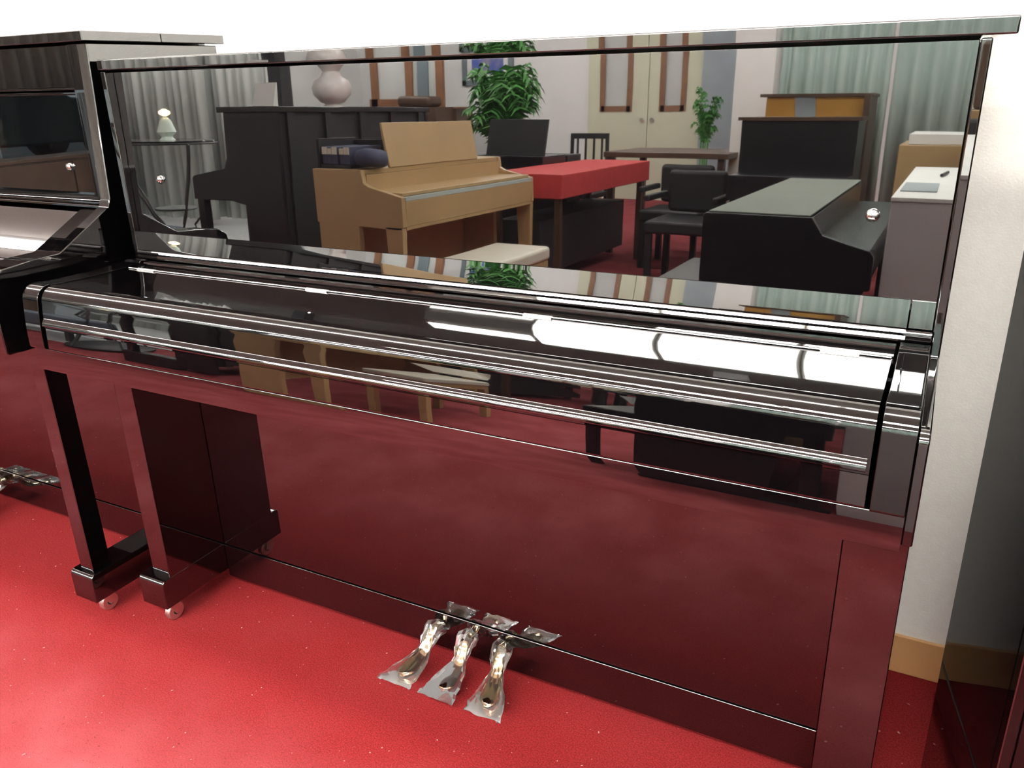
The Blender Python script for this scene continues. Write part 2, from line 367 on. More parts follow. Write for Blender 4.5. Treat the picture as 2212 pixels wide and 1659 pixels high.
    for cx, cy in ((.040, -.128), (.040, .24), (W-.04, -.128), (W-.04, .24)):
        c = caster(cx, cy, p)
    return p
def caster(cx, cy, p, r=.0215):
    bm = bmesh.new()
    addlathe(bm, [(.010, .0515), (.010, .046), (.006, .044)], (cx, cy, 0), 12)
    for s in (-1, 1): addprism(bm, [(cy-.010, .046), (cy+.012, .046), (cy+.020, .020), (cy+.008, .017)], cx+s*.011-.0015, cx+s*.011+.0015)
    c = finish('caster', bm, STEEL, p, smooth=40)
    bm = bmesh.new()
    addlathe(bm, [(r*.6, -.0075), (r*.90, -.0075), (r, -.0055), (r, .0055), (r*.90, .0075), (r*.6, .0075)], (cx, cy+.011, r), 26, 'x')
    finish('wheel', bm, STEEL, c, smooth=30)
    bm = bmesh.new(); addlathe(bm, [(r*.40, -.0085), (r*.40, .0085)], (cx, cy+.011, r), 14, 'x'); finish('axle_cap', bm, DULL, c, smooth=30)
    return c
def make_pedal(p, bx, by, bz, dx=0.0, seed=1):
    """brass pedal: narrow arched neck leaving the bottom board, widening to a rounded foot, loosely wrapped in clear film"""
    rnd = random.Random(seed)
    path = [(0.010, 0, .0105), (-.014, .006, .0105), (-.030, .003, .0112), (-.041, -.012, .012), (-.050, -.026, .0130), (-.064, -.036, .0152), (-.080, -.042, .0175), (-.096, -.046, .0190), (-.107, -.048, .0160), (-.113, -.049, .008)]
    bm = bmesh.new(); rings = []
    for i, (y, z, hw) in enumerate(path):
        t = .0085 if i < 3 else (.0065 if i < 5 else .0048)
        sx = dx*(-y)
        ring = []
        for k in range(12):
            a = 2*PI*k/12
            ring.append(bm.verts.new((bx+sx+hw*math.cos(a), by+y, bz+z+t*math.sin(a))))
        rings.append(ring)
    for i in range(len(rings)-1):
        for k in range(12): bm.faces.new((rings[i][k], rings[i][(k+1) % 12], rings[i+1][(k+1) % 12], rings[i+1][k]))
    bm.faces.new(rings[0]); bm.faces.new(rings[-1][::-1])
    pd = finish('pedal', bm, BRASS, p, smooth=60)
    pd['label'] = 'brass pedal in clear plastic film'
    # crumpled film
    bm = bmesh.new(); rings = []
    N = 22
    sec = [(-.006, .003, .019, .016), (-.016, .004, .021, .019), (-.026, .001, .020, .017), (-.036, -.010, .018, .015), (-.046, -.024, .013, .010), (-.056, -.033, .017, .010), (-.070, -.040, .023, .010), (-.085, -.0445, .028, .009), (-.100, -.048, .032, .007), (-.114, -.051, .035, .005), (-.126, -.052, .037, .0025), (-.137, -.054, .038, .001)]
    for i, (y, z, hw, t) in enumerate(sec):
        ring = []
        for k in range(N):
            a = 2*PI*k/N
            j = 1 + .16*(rnd.random()-.5)*(2 if k % 2 else 1)
            zz = bz + z + t*math.sin(a)*j + .0015*(rnd.random()-.5)
            ring.append(bm.verts.new((bx+dx*(-y)+hw*math.cos(a)*j, by+y+.004*(rnd.random()-.5), max(zz, .004))))
        rings.append(ring)
    for i in range(len(rings)-1):
        for k in range(N): bm.faces.new((rings[i][k], rings[i][(k+1) % N], rings[i+1][(k+1) % N], rings[i+1][k]))
    finish('plastic_wrap', bm, PLASTIC, pd, smooth=14)
    return pd

main = make_piano(label='glossy black upright piano with closed fallboard, standing in the middle on red carpet')
for i, bx in enumerate((.678, .752, .826)):
    make_pedal(main, bx, .0285, .0885, (-.24, -.06, .16)[i], seed=i+3)
rp = make_piano(name='upright_piano', label='black upright piano at the right edge, only its glossy left side seen', W=1.40, extra=False)
rp.matrix_world = Matrix.Translation((1.573, .05, 0)) @ Matrix.Rotation(math.radians(6.0), 4, 'Z') @ Matrix.Translation((0, -.36, 0)) @ Matrix.Translation((.70, .15, 0))

# ------------------------------------------------------------------ taller piano at the left
def left_piano():
    R, Lx = -.045, -1.57
    p = thing('upright_piano', 'taller black upright piano at the left edge with grooved upper panel', 'piano', ((R+Lx)/2, .15, 0))
    so = [(.335, .06), (.335, 1.231), (.004, 1.231), (-.012, .935), (-.020, .918), (-.026, .916), (-.136, .852), (-.146, .8475), (-.200, .846),
          (-.262, .840), (-.285, .825), (-.292, .80), (-.292, .684), (-.262, .680), (-.012, .680), (-.012, .06)]
    prism('side_panel', so, R-.030, R, BLACK, p, bevel=.0022)
    prism('side_panel', so, Lx, Lx+.030, BLACK, p, bevel=.0022)
    box('lid', (Lx-.018, R+.016, -.016, .170, 1.2335, 1.2520), BLACK, p, bevel=.002)
    box('lid_back', (Lx-.018, R+.016, .1715, .345, 1.2335, 1.2520), BLACK, p, bevel=.002)
    box('back_panel', (Lx+.03, R-.03, .31, .33, .1, 1.233), BLACK2, p)
    # upper panel with fluted stile and a cross groove
    box('upper_panel', (Lx+.03, R-.095, .032, .050, .930, 1.137), BLACK, p, bevel=.0015)
    box('top_panel', (Lx+.03, R-.095, .032, .050, 1.150, 1.231), BLACK, p, bevel=.0015)
    for z0, z1, y in ((1.137, 1.1415, .028), (1.1455, 1.150, .028)): box('groove_bead', (Lx+.03, R-.095, y, .05, z0, z1), CHROME if 0 else BLACK, p, bevel=.0014)
    for k, (xa, xb, y) in enumerate(((-.095, -.088, .026), (-.087, -.078, .020), (-.077, -.066, .014), (-.065, -.050, .010), (-.049, -.0305, .006))):
        box('stile', (R+xa, R+xb, y, .05, .930, 1.231), BLACK, p, bevel=.0018)
    bm = bmesh.new(); addlathe(bm, [(.0085, .006), (.0085, 0), (.007, -.0045), (.003, -.0065)], (-.212, .030, .990), 18, 'y'); finish('panel_screw', bm, CHROME, p)
    # nosing under the panel
    ns = [(.05, .931), (-.002, .931), (-.0085, .929), (-.0125, .9255), (-.0125, .923), (-.010, .921), (-.0135, .918), (-.0135, .9145), (-.010, .912), (.05, .912)]
    prism('nosing', ns, Lx+.001, R-.012, BLACK, p, smooth=30)
    # sloping fallboard and its cheeks
    prism('fallboard', [(-.012, .905), (-.020, .905), (-.130, .818), (-.136, .810), (-.12, .80), (-.012, .88)], Lx+.085, R-.085, BLACK, p, bevel=.001)
    prism('fallboard_edge', [(-.130, .8205), (-.137, .8225), (-.142, .819), (-.144, .812), (-.138, .808)], Lx+.085, R-.085, BLACK, p, smooth=60)
    ck = [(-.012, .911), (-.0265, .911), (-.134, .8505), (-.146, .8450), (-.200, .8435), (-.262, .838), (-.283, .823), (-.290, .80), (-.290, .690), (-.012, .690)]
    prism('cheek_block', ck, R-.083, R-.0305, BLACK, p, bevel=.003)
    prism('cheek_block', ck, Lx+.0305, Lx+.083, BLACK, p, bevel=.003)
    prism('key_slip', [(-.145, .812), (-.20, .805), (-.255, .800), (-.275, .790), (-.284, .77), (-.287, .70), (-.15, .70)], Lx+.084, R-.084, BLACK, p, smooth=40, bevel=.001)
    box('keybed', (Lx+.002, R-.002, -.288, .03, .6805, .6995), BLACK, p, bevel=.002)
    box('lower_panel', (Lx+.03, R-.03, .050, .070, .118, .675), BLACK, p, bevel=.0015)
    box('bottom_board', (Lx+.03, R-.03, .048, .075, .030, .116), BLACK, p, bevel=.0015)
    box('bottom_shelf', (Lx+.03, R-.03, .075, .31, .040, .060), BLACK2, p)
    for xa in (R-.107, Lx+.065):
        box('leg', (xa, xa+.042, -.192, -.146, .112, .680), BLACK, p, bevel=.0018)
        toe = [(.049, .053), (.049, .123)] + [(-.1948 + .0125*math.cos(math.radians(a)), .1115 + .0125*math.sin(math.radians(a))) for a in range(90, 181, 15)] + [(-.2073, .053)]
        prism('toe_block', toe, xa-.020, xa+.053, BLACK, p, bevel=.0022)
        caster(xa+.020, -.170, p); 
    for cx in (R-.1, Lx+.1): caster(cx, .25, p, .0215)
    for i, bx in enumerate((-.975, -.905, -.835)): make_pedal(p, bx, .048, .085, (-.1, 0, .15)[i], seed=20+i)
    return p
left_piano()

# ------------------------------------------------------------------ things seen only in the mirror of the lacquer
# light maple digital piano facing +x
def tan_piano():
    y1, y0 = -1.95, -3.30
    p = thing('digital_piano', 'light maple digital piano with raised music desk, seen in the piano reflection', 'piano', (-.95, -2.6, 0))
    sidep = [(-1.20, .60), (-1.21, .85), (-.925, .85), (-.915, .79), (-.885, .775), (-.705, .735), (-.700, .60), (-.72, .585)]
    for ya, yb in ((y1-.03, y1), (y0, y0+.03)): prism('side_panel', sidep, ya, yb, TAN, p, 'y', bevel=.003)
    box('top_board', (-1.21, -.93, y0+.03, y1-.03, .828, .85), TAN, p, bevel=.003)
    box('fallboard', (-.93, -.72, y0+.03, y1-.03, .735, .752), TAN, p, bevel=.003)
    box('front_board', (-.935, -.915, y0+.03, y1-.03, .752, .828), TAN, p)
    box('felt_strip', (-.719, -.702, y0+.03, y1-.03, .716, .734), KEYW, p)
    box('front_rail', (-.720, -.702, y0+.03, y1-.03, .60, .715), TAN, p, bevel=.003)
    box('keybed', (-1.20, -.702, y0+.03, y1-.03, .585, .60), TAN, p)
    for ya in (y1-.035, y0):
        box('rear_leg', (-1.19, -.955, ya, ya+.035, .03, .60), TAN, p, bevel=.002)
        prism('leg', [(-.80, .60), (-.705, .60), (-.715, .03), (-.770, .03)], ya, ya+.035, TAN, p, 'y', bevel=.002)
        box('foot', (-1.20, -.66, ya-.005, ya+.04, 0, .085), TAN, p, bevel=.004)
    box('back_board', (-1.19, -1.17, y0+.04, y1-.04, .15, .585), TAN, p)
    d = prism('music_desk', [(-.925, .85), (-.965, 1.055), (-.978, 1.053), (-.940, .85)], -3.03, -2.18, TAN, p, 'y', bevel=.003)
    return p
tan_piano()
def stool(x0, x1, y0, y1, h, top, legm, label, grp=None, lw=.04):
    t = thing('piano_bench', label, 'bench', ((x0+x1)/2, (y0+y1)/2, 0), grp)
    box('seat', (x0, x1, y0, y1, h-.07, h), top, t, bevel=.02, seg=4)
    box('apron', (x0+.01, x1-.01, y0+.01, y1-.01, h-.13, h-.07), legm, t, bevel=.002)
    for xa in (x0+.01, x1-.01-lw):
        for ya in (y0+.01, y1-.01-lw): box('leg', (xa, xa+lw, ya, ya+lw, 0, h-.125), legm, t, bevel=.002)
    return t
stool(-.66, -.33, -2.75, -2.15, .43, CREAM, TAN, 'cream topped piano bench in front of the light maple digital piano')
# black ring binders lying on the maple piano
bt = thing('book_bundle', 'row of cream spined books held in a black slipcase on the light maple piano', 'books', (-1.05, -2.05, .85))
box('slipcase', (-1.19, -1.012, -2.25, -1.99, .851, .868), DULL, bt); box('case_back', (-1.19, -1.012, -2.27, -2.25, .851, .975), DULL, bt)
box('case_side', (-1.205, -1.19, -2.27, -1.985, .851, .985), DULL, bt, bevel=.002)
for k in range(5):
    a = -1.185 + k*.034
    bk = box('book', (a, a+.031, -2.245, -2.0+.006*(k % 3), .869, .950-.006*(k % 2)), NAVY, bt, bevel=.002)
    box('spine_label', (a+.002, a+.029, -2.003+.006*(k % 3), -1.995+.006*(k % 3), .915, .948-.006*(k % 2)), CREAM, bk)
bm = bmesh.new()
for i in range(3):
    addlathe(bm, [(.02, -.04), (.055-.006*i, -.03), (.066-.008*i, 0), (.055-.006*i, .03), (.02, .04)], (-.938+.004*i, -2.03-.032*i, .901-.004*i), 14)
bmesh.ops.scale(bm, vec=(1, 1, 1), verts=bm.verts[:])
tag(finish('cloth_bag', bm, NAVY, smooth=60), 'soft navy cloth bag slumped beside the slipcase on the maple piano', 'bag').location = (0, 0, .001)

# black upright pianos in a row, keyboards towards -x
def row_piano(y1, name, label, H=1.135, L=1.48):
    y0 = y1 - L
    p = thing(name, label, 'piano', (-1.95, (y0+y1)/2, 0))
    so = [(-1.78, .03), (-1.78, H-.03), (-2.17, H-.03), (-2.18, .86), (-2.21, .80), (-2.46, .755), (-2.475, .74), (-2.475, .62), (-2.17, .62), (-2.06, .60), (-2.06, .03)]
    for ya in (y0, y1-.03): prism('side_panel', so, ya, ya+.03, BLACK2, p, 'y', bevel=.003)
    box('lid', (-2.21, -1.765, y0-.01, y1+.01, H-.03, H), BLACK2, p, bevel=.003)
    box('back_panel', (-1.80, -1.785, y0+.03, y1-.03, .1, H-.03), DULL, p)
    for k in range(5): box('back_post', (-1.785, -1.765, y0+.08+k*.32, y0+.13+k*.32, .1, H-.03), DULL, p)
    box('front_panel', (-2.17, -2.15, y0+.03, y1-.03, .84, H-.03), BLACK2, p)
    box('fallboard', (-2.46, -2.17, y0+.03, y1-.03, .74, .76), BLACK2, p); box('keybed', (-2.46, -2.1, y0+.03, y1-.03, .62, .66), BLACK2, p)
    box('lower_panel', (-2.10, -2.08, y0+.03, y1-.03, .05, .62), BLACK2, p)
    for ya in (y0, y1-.05):
        box('leg', (-2.45, -2.40, ya, ya+.05, .10, .62), BLACK2, p, bevel=.002); box('toe_block', (-2.49, -2.05, ya-.005, ya+.055, .0, .11), BLACK2, p, bevel=.008)
    return p
row_piano(-2.35, 'upright_piano', 'tall black upright piano behind the maple one, its end panel facing the reflection')
# red topped display table further down the row
rt = thing('display_table', 'long low table covered with a bright red cloth in the reflection', 'table', (-.8, -4.2, 0))
box('table_cloth', (-1.10, -.57, -5.05, -3.42, .60, .745), RED, rt, bevel=.006)
for xa in (-1.06, -.64):
    for ya in (-5.0, -3.50): box('leg', (xa, xa+.04, ya, ya+.04, 0, .60), DWOOD, rt)
box('lower_shelf', (-1.05, -.75, -5.0, -3.5, .1, .45), DULL, rt)
# black digital piano with a dark music desk beyond, behind the red table
dp = thing('digital_piano', 'black digital piano with a dark raised music desk, below the palm', 'piano', (-1.4, -4.5, 0))
box('body', (-1.66, -1.12, -4.70, -4.30, .0, .80), BLACK2, dp, bevel=.004)
prism('music_desk', [(-4.36, .80), (-4.44, 1.05), (-4.455, 1.05), (-4.38, .80)], -1.62, -1.14, DULL, dp, 'x', bevel=.003)
# small chair with an open slatted back
def slat_chair(x, y, label, m=DULL, w=.36, h=.93, rot=0):
    c = thing('chair', label, 'chair', (x, y, 0))
    box('seat', (x-w/2, x+w/2, y-.19, y+.19, .42, .46), m, c, bevel=.008)
    for sx in (-1, 1):
        for sy in (-1, 1):
            hh = .42 if sy > 0 else h
            box('leg', (x+sx*(w/2-.02)-.013, x+sx*(w/2-.02)+.013, y+sy*.175-.013, y+sy*.175+.013, 0, hh), m, c)
    bm = bmesh.new(); addbox(bm, x-w/2+.02, x+w/2-.02, y-.187, y-.165, h-.045, h); addbox(bm, x-w/2+.02, x+w/2-.02, y-.185, y-.168, .60, .64)
    finish('back_rail', bm, m, c, bevel=.004)
    for k in range(4):
        xx = x-w/2+.07+k*(w-.14)/3
        box('slat', (xx-.008, xx+.008, y-.183, y-.170, .64, h-.04), m, c)
    return c
slat_chair(-1.27, -5.36, 'small black chair with an open slatted back, beside the red table')
box_ = tag(box('storage_case', (-1.62, -1.13, -5.02, -4.76, 0, .79), DULL, bevel=.004), 'tall black case standing beyond the red covered table', 'case')

# picture frame, palm, display frames, urn, bag
FY = Y0 + .003
pf = thing('picture_frame', 'grey framed picture with a blue scene, hung on the far wall behind the palm', 'picture', (-4.35, FY+.02, 1.85))
bm = bmesh.new(); fx0, fx1, fz0, fz1 = -4.80, -4.00, 1.46, 2.05
for a in ((fx0, fx1, fz0, fz0+.07), (fx0, fx1, fz1-.07, fz1), (fx0, fx0+.07, fz0, fz1), (fx1-.07, fx1, fz0, fz1)): addbox(bm, a[0], a[1], FY, FY+.04, a[2], a[3])
finish('frame', bm, FRAMEM, pf, smooth=0)
box('mount', (fx0+.07, fx1-.07, FY, FY+.015, fz0+.07, fz1-.07), WHITE, pf); box('painting', (fx0+.15, fx1-.15, FY+.015, FY+.02, fz0+.14, fz1-.12), PAINT1, pf)
def palm(x, y, h0, h1, rad, n, label, leaflet=.30, seed=2, potr=.16):
    rnd = random.Random(seed)
    p = thing('potted_palm', label, 'plant', (x, y, 0))
    bm = bmesh.new(); addlathe(bm, [(potr*.7, 0), (potr, .28), (potr*.95, .30), (potr*.85, .27)], (x, y, 0), 18); finish('pot', bm, DWOOD, p)
    bm = bmesh.new()
    for k in range(4): addtube(bm, [(x+.02*k-.03, y, .25), (x+.03*k-.045, y+.01*k, h0)], .009, 6)
    finish('stem', bm, LEAF, p)
    bm = bmesh.new()
    for i in range(n):
        a = rnd.random()*2*PI; el = rnd.random(); R = rad*(.5+.5*rnd.random()); zt = h0 + (h1-h0)*el
        base = Vector((x, y, h0-.1+.2*rnd.random())); d = Vector((math.cos(a), math.sin(a), 0))
        pts = [base + d*R*t + Vector((0, 0, (zt-h0+.15)*math.sin(t*PI*.62))) for t in [j/9 for j in range(10)]]
        for j in range(1, 10):
            q = pts[j]; t = (pts[j]-pts[j-1]).normalized(); s = t.cross(Vector((0, 0, 1))).normalized()
            ll = leaflet*(1-.5*abs(j/9-.45))*(.8+.4*rnd.random())
            for sg in (-1, 1):
                tip = q + s*sg*ll + t*ll*.5 + Vector((0, 0, -ll*(.35+.3*rnd.random())))
                wv = t*.012
                v = [bm.verts.new(q-wv), bm.verts.new(q+wv), bm.verts.new((q+tip)/2+wv*1.2+Vector((0, 0, .02))), bm.verts.new(tip), bm.verts.new((q+tip)/2-wv*1.2+Vector((0, 0, .02)))]
                bm.faces.new((v[0], v[1], v[2], v[4])); bm.faces.new((v[4], v[2], v[3]))
    finish('foliage', bm, LEAF, p, smooth=0)
    return p
palm(-1.95, -5.25, .86, 1.30, .33, 90, 'bushy green palm standing before the far wall, below the framed picture', .14)
palm(-1.10, -8.6, .80, 1.15, .16, 26, 'small green plant beside the blue grey panel', .08, 5, .11)
def frame_stand(x0, x1, y, label, z0=1.165, H=.85):
    p = thing('window_screen', label, 'screen', ((x0+x1)/2, y, 0))
    box('base_cabinet', (x0-.25, x1+.3, y-.20, y+.2, 0, z0-.02), DWOOD, p); box('sill', (x0-.28, x1+.33, y-.22, y+.22, z0-.02, z0), WOOD, p)
    bm = bmesh.new(); wd = (x1-x0)
    for xx in (x0, x0+wd*.50, x1-.1): addbox(bm, xx, xx+.10, y-.03, y+.03, z0, z0+H)
    addbox(bm, x0-.03, x0+wd*.5+.22, y-.03, y+.03, z0, z0+.10); addbox(bm, x0, x1, y-.03, y+.03, z0+H-.08, z0+H)
    finish('frame', bm, WOOD, p, smooth=0)
    box('curtain_insert', (x0+.1, x1-.1, y-.02, y-.01, z0+.1, z0+H-.08), GREYC, p); box('dark_strip', (x0+wd*.66, x0+wd*.80, y-.01, y+.02, z0, z0+H-.08), FRAMEM, p)
    return p
frame_stand(-5.36, -4.26, -8.0, 'brown wooden window screen on a cabinet, left of the picture')
bag = box('leather_bag', (-4.60, -4.12, -7.75, -7.45, 1.166, 1.29), DWOOD, bevel=.05, seg=4)
tag(bag, 'rounded dark brown leather bag on the cabinet below the wooden screen', 'bag')
struct(box('trim_1', (-4.70, -4.00, -7.80, -7.40, 0, 1.165), DWOOD, smooth=0))
ur = thing('urn', 'large mottled white porcelain urn with a tall neck on a wooden stand', 'urn', (-4.38, -6.0, 1.12))
bm = bmesh.new(); addlathe(bm, [(.08, 0), (.11, .02), (.10, .05), (.07, .07), (.12, .09), (.19, .16), (.205, .23), (.175, .30), (.11, .34), (.085, .39), (.14, .46), (.21, .50), (.22, .56)], (-4.38, -6.0, 1.12), 28)
finish('vase', bm, PORC, ur, smooth=60)
st = box('pedestal', (-4.58, -4.18, -6.2, -5.8, 0, 1.118), DWOOD, bevel=.004); tag(st, 'dark wooden pedestal carrying the porcelain urn', 'pedestal')
# folded curtains
def curtain(name, x0, x1, y, m, label, n=30, amp=.04, z0=.06, z1=2.55, axis='x', seed=1, th=.0):
    rnd = random.Random(seed); bm = bmesh.new(); A = []; B = []; N = n*6
    ph = 0.0
    for i in range(N+1):
        t = i/N; ph += 2*PI*n/N*(.7+.6*rnd.random()); o = amp*math.sin(ph) + amp*.4*math.sin(ph*.37)
        xx = x0+(x1-x0)*t
        p = (xx, y+o) if axis == 'x' else (y+o, xx)
        A.append(bm.verts.new((*p, z0))); B.append(bm.verts.new((*p, z1)))
    for i in range(N): bm.faces.new((A[i], A[i+1], B[i+1], B[i]))
    o = finish(name, bm, m, smooth=60)
    s = o.modifiers.new('thickness', 'SOLIDIFY'); s.thickness = .004
    return tag(o, label, 'curtain')
curtain('curtain', -6.45, -5.15, -5.0, GREYC, 'pale grey full length curtain behind the glass table', 11, .06, seed=3)
curtain('curtain', -5.48, -4.53, -5.2, GREYC, 'narrower grey curtain left of the dark post', 8, .05, seed=4)
struct(box('trim_2', (-4.50, -4.34, -5.35, -5.2, 0, ZC), DULL, smooth=0))
curtain('curtain', .24, 1.0, -5.6, GREENC, 'grey green sheer curtain behind the amber piano', 7, .035, seed=5)
curtain('curtain', 1.02, 3.9, -5.7, GREENC, 'wide grey green sheer curtain at the right side of the reflection', 22, .035, seed=6)
struct(box('trim_3', (-.07, .22, -5.75, -5.45, 0, ZC), ROOMWALL, smooth=0))
# doors
def door(n, x0, x1, z1=2.1):
    bm = bmesh.new(); wx0, wx1 = x0+.18*(x1-x0)+.04, x1-.18*(x1-x0)-.08
    y0, y1 = FY, FY+.05
    addbox(bm, x0, wx0, y0, y1, 0, z1); addbox(bm, wx1, x1, y0, y1, 0, z1); addbox(bm, wx0, wx1, y0, y1, 0, 1.12); addbox(bm, wx0, wx1, y0, y1, z1-.15, z1)
    d = struct(finish(n, bm, DOORC, smooth=0))
    bm = bmesh.new(); 
    for a in ((wx0-.02, wx0+.05, 1.10, z1-.13), (wx1-.05, wx1+.02, 1.10, z1-.13), (wx0, wx1, 1.10, 1.17), (wx0, wx1, z1-.2, z1-.13)): addbox(bm, a[0], a[1], y1, y1+.015, a[2], a[3])
    finish('window_frame', bm, WOOD, d, smooth=0); box('window_blind', (wx0, wx1, y0+.01, y0+.03, 1.12, z1-.15), GREYC, d)
    bm = bmesh.new(); addlathe(bm, [(.02, 0), (.028, .03), (.02, .05)], (x1-.06 if n == 'door_1' else x0+.06, y1, 1.0), 12, 'y'); finish('door_handle', bm, CHROME, d)
    return d
door('door_1', -2.88, -2.06); door('door_2', -2.05, -1.38)
tag(box('folding_screen', (-1.36, -.93, -9.3, -9.26, 0, 1.9), BLUEG, bevel=.004), 'blue grey standing screen right of the cream double door', 'screen')
# brown table and chairs
tb = thing('table', 'long dark brown table in front of the cream doors', 'table', (-.6, -5.4, 0))
box('tabletop', (-.98, .0, -6.0, -5.12, .76, .80), DWOOD, tb, bevel=.004)
for xa in (-.95, -.08):
    for ya in (-5.96, -5.20): box('leg', (xa, xa+.05, ya, ya+.05, 0, .76), DWOOD, tb)
def arm_chair(x, y, label):
    c = thing('armchair', label, 'chair', (x, y, 0))
    box('seat', (x-.22, x+.22, y-.24, y+.24, .34, .42), DULL, c, bevel=.02); box('backrest', (x-.20, x+.20, y-.27, y-.20, .44, .72), DULL, c, bevel=.03)
    for s in (-1, 1): box('armrest', (x+s*.225-.02, x+s*.225+.02, y-.24, y+.18, .54, .58), DULL, c, bevel=.01)
    for sx in (-1, 1):
        for sy in (-1, 1): box('leg', (x+sx*.19-.02, x+sx*.19+.02, y+sy*.2-.02, y+sy*.2+.02, 0, .36), DULL, c)
    return c
arm_chair(-.28, -4.85, 'black upholstered armchair by the brown table, nearer the red cloth')
arm_chair(-.04, -4.27, 'black upholstered armchair nearest the covered black piano')
# amber fronted piano and black piano before the right curtain
ap = thing('upright_piano', 'amber and dark wood upright piano in front of the sheer curtains', 'piano', (.6, -5.0, 0))
box('case', (.28, .92, -5.3, -4.95, 0, 1.19), AMBER, ap, bevel=.004); box('side_panel', (.92, .96, -5.32, -4.80, 0, 1.20), DWOOD, ap, bevel=.003); box('lid', (.24, .97, -5.33, -4.92, 1.19, 1.21), DWOOD, ap)
prism('diagonal_cover', [(.47, 1.19), (.60, 1.19), (.64, .75), (.51, .75)], -4.948, -4.935, BLUEG, ap, 'y')
bp_ = thing('upright_piano', 'low black upright piano standing before the amber piano', 'piano', (.64, -4.2, 0))
box('case', (.30, .97, -4.55, -4.15, 0, 1.045), BLACK2, bp_, bevel=.004); box('keybed', (.30, .97, -4.15, -3.88, .60, .74), BLACK2, bp_, bevel=.004); box('lid', (.28, .99, -4.57, -4.13, 1.045, 1.065), DWOOD, bp_)
for xa in (.32, .90): box('leg', (xa, xa+.05, -3.95, -3.90, 0, .60), BLACK2, bp_)
# covered black piano facing +x, and its bench
cp = thing('digital_piano', 'black piano with a pale grey green cloth on its flat top, right of the reflection', 'piano', (1.0, -2.3, 0))
prism('side_panel', [(.79, .03), (.79, .785), (.80, .792), (1.125, .792), (1.16, .74), (1.30, .70), (1.312, .68), (1.312, .58), (1.20, .56), (1.14, .03)], -1.53, -1.50, BLACK2, cp, 'y', bevel=.003)
box('body', (.795, 1.12, -3.05, -1.53, .03, .786), BLACK2, cp, bevel=.003); box('keybed', (1.12, 1.30, -3.05, -1.53, .58, .70), BLACK2, cp, bevel=.004)
for ya in (-3.05, -1.58): box('leg', (1.24, 1.29, ya, ya+.05, 0, .58), BLACK2, cp)
box('foot', (.78, 1.32, -1.585, -1.50, 0, .06), BLACK2, cp, bevel=.006)
cc = box('cloth_cover', (.805, 1.118, -3.02, -1.512, .7925, .797), COVER, bevel=.001); tag(cc, 'pale grey green cloth lying flat on the black piano', 'cloth')
stool(.53, .775, -2.35, -1.75, .50, BLACK2, BLACK2, 'black piano bench with glossy rounded top beside the cloth covered piano')
# grey counter with a white top at the right
gc = thing('counter', 'warm grey counter with a white top at the right of the reflection', 'counter', (1.7, -2.3, 0))
box('body', (1.335, 2.15, -3.10, -1.55, 0, .845), GREYP, gc, bevel=.003); box('worktop', (1.333, 2.16, -3.11, -1.545, .845, .857), WHITE, gc, bevel=.002)
tag(box('paper_sheet', (1.345, 1.45, -2.1, -1.75, .858, .861), BLUEG), 'grey blue sheet lying on the white counter top', 'paper')
bm = bmesh.new(); addtube(bm, [(1.45, -2.45, .865), (1.47, -2.65, .865)], .006, 8); tag(finish('pen', bm, DULL), 'dark pen lying on the white counter top', 'pen')
tag(box('carton', (1.22, 2.1, -4.4, -3.7, 0, .93), TAN, bevel=.004), 'tall tan carton behind the grey counter', 'box')
tag(box('paper_pile', (1.26, 2.05, -4.35, -3.75, .931, .985), WHITE, bevel=.004), 'pile of white papers on the tan carton', 'papers')
# dark loudspeaker on a pole at the far right
ls = thing('loudspeaker', 'dark brown loudspeaker on a thin stand near the right end of the reflection', 'loudspeaker', (1.60, -3.3, 0))
bm = bmesh.new(); addtube(bm, [(1.60, -3.35, 0.862), (1.60, -3.35, .95)], .012, 8); finish('pole', bm, DULL, ls)
box('base', (1.52, 1.68, -3.55, -3.2, 0, .90), DULL, ls)
box('cabinet', (1.525, 1.68, -3.45, -3.28, .95, 1.24), DWOOD, ls, bevel=.02)
# glass side table with curved iron legs, lamp
gt = thing('side_table', 'round glass topped side table with curved iron legs, before the grey curtain', 'table', (-2.85, -2.62, 0))
cx, cy = -3.03, -2.68
bm = bmesh.new(); addlathe(bm, [(.30, 0), (.305, .006), (.30, .012)], (cx, cy, .925), 36); finish('glass_top', bm, GLASS, gt)
bm = bmesh.new(); ring = [(cx+.30*math.cos(2*PI*k/24), cy+.30*math.sin(2*PI*k/24), .922) for k in range(25)]; addtube(bm, ring, .008, 6); finish('top_ring', bm, IRON, gt)
for k in range(5):
    a = 2*PI*k/5+.4; bm = bmesh.new()
    pts = []
    for j in range(13):
        t = j/12; r = .28*(1-t)**1.5+.10+.03*math.sin(t*9) if t < .55 else .10+.16*((t-.55)/.45)**1.4
        pts.append((cx+r*math.cos(a), cy+r*math.sin(a), .92-.90*t))
    addtube(bm, pts, .008, 6); finish('leg', bm, IRON, gt)
bm = bmesh.new(); addlathe(bm, [(.13, 0), (.135, .006), (.13, .012)], (cx, cy, .50), 24); finish('shelf', bm, IRON, gt)
bm = bmesh.new(); addlathe(bm, [(.26, .003), (.265, .02), (.25, .03)], (cx, cy, .0), 24); finish('base', bm, DULL, gt)
lm = thing('table_lamp', 'small glowing lamp with a pale glass shade on the glass table', 'lamp', (-3.05, -2.7, .938))
bm = bmesh.new(); addlathe(bm, [(.05, 0), (.03, .02), (.06, .05), (.035, .12), (.015, .14)], (-3.05, -2.7, .938), 18); finish('lamp_shade', bm, SHADE, lm)
bm = bmesh.new(); addlathe(bm, [(.01, 0), (.035, .015), (.035, .03), (.01, .045)], (-3.05, -2.7, 1.085), 14); finish('bulb', bm, LAMPW, lm)
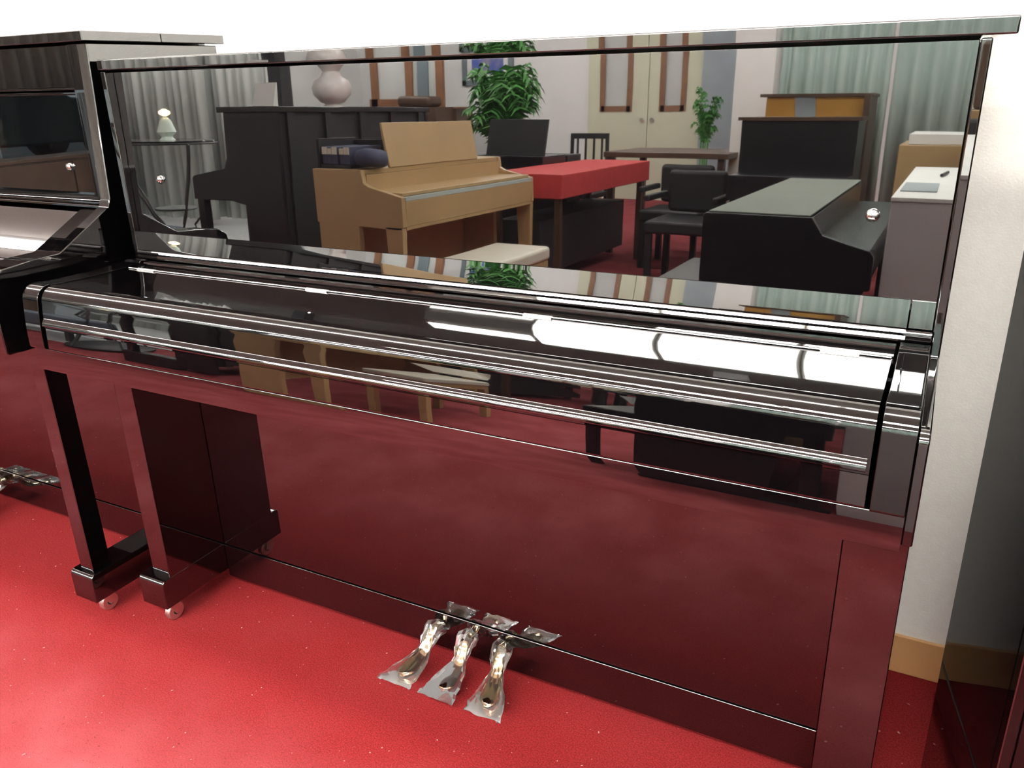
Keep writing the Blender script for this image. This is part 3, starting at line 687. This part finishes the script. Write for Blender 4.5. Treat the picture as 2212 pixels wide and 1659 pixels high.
# low upholstered bench far left
sf = thing('ottoman', 'low slate upholstered bench on the pale tiles at the far left', 'bench', (-3.9, -2.75, 0))
box('cushion', (-4.45, -3.30, -3.00, -2.60, .12, .34), SLATE, sf, bevel=.05, seg=4)
for xa in (-4.40, -3.40):
    for ya in (-2.97, -2.67): box('leg', (xa, xa+.04, ya, ya+.04, .004, .13), DULL, sf)
lc = thing('low_cabinet', 'long low dark wooden cabinet under the left window', 'cabinet', (-6.3, -3.0, 0))
box('body', (-6.50, -6.15, -4.84, -1.0, 0, .50), DWOOD, lc, bevel=.003); box('top', (-6.52, -6.13, -4.86, -.98, .50, .53), DWOOD, lc, bevel=.003)
for k in range(5): box('door', (-6.149, -6.135, -4.80+k*.76, -4.08+k*.76, .04, .48), DWOOD, lc, bevel=.002)
# white sign card on black piano
tag(prism('price_card', [(-2.43, 1.137), (-2.47, 1.26), (-2.475, 1.26), (-2.47, 1.137)], -2.02, -1.87, WHITE, axis='x'), 'small white card standing on the lid of the nearest black row piano', 'card')

# taupe curtain over the upper part of the left window, greenish post, parked car outside
curtain('curtain', -5.25, -.5, X0+.12, TAUPE, 'taupe half length curtain across the top of the left window', 34, .03, z0=1.12, z1=2.6, axis='y', seed=9)
struct(box('trim_4', (-6.12, -5.90, -4.62, -4.30, 0, 1.10), BLUEG, smooth=0))
car = thing('car', 'dark teal parked car outside the left window', 'car', (-10.3, -5.6, .12))
prof = [(-7.9, .40), (-7.95, .75), (-7.4, .95), (-6.6, 1.02), (-5.9, 1.42), (-4.6, 1.45), (-3.9, 1.05), (-3.35, .98), (-3.3, .45)]
prism('body', prof, -11.1, -9.5, CARP, car, 'x', bevel=.04)
prism('side_window', [(-6.35, 1.05), (-5.85, 1.36), (-4.75, 1.38), (-4.2, 1.06)], -9.50, -9.47, DULL, car, 'x')
for yy in (-7.1, -4.2):
    for xx in (-9.62, -11.0):
        bm = bmesh.new(); addlathe(bm, [(.20, -.11), (.32, -.10), (.33, 0), (.32, .10), (.20, .11)], (xx, yy, .45), 28, 'x'); wh = finish('wheel', bm, DULL, car, smooth=40)
        bm = bmesh.new()
        for k in range(5):
            a = 2*PI*k/5; addtube(bm, [(xx+.115, yy, .45), (xx+.115, yy+.19*math.cos(a), .45+.19*math.sin(a))], .022, 6)
        finish('hub', bm, CHROME, wh)
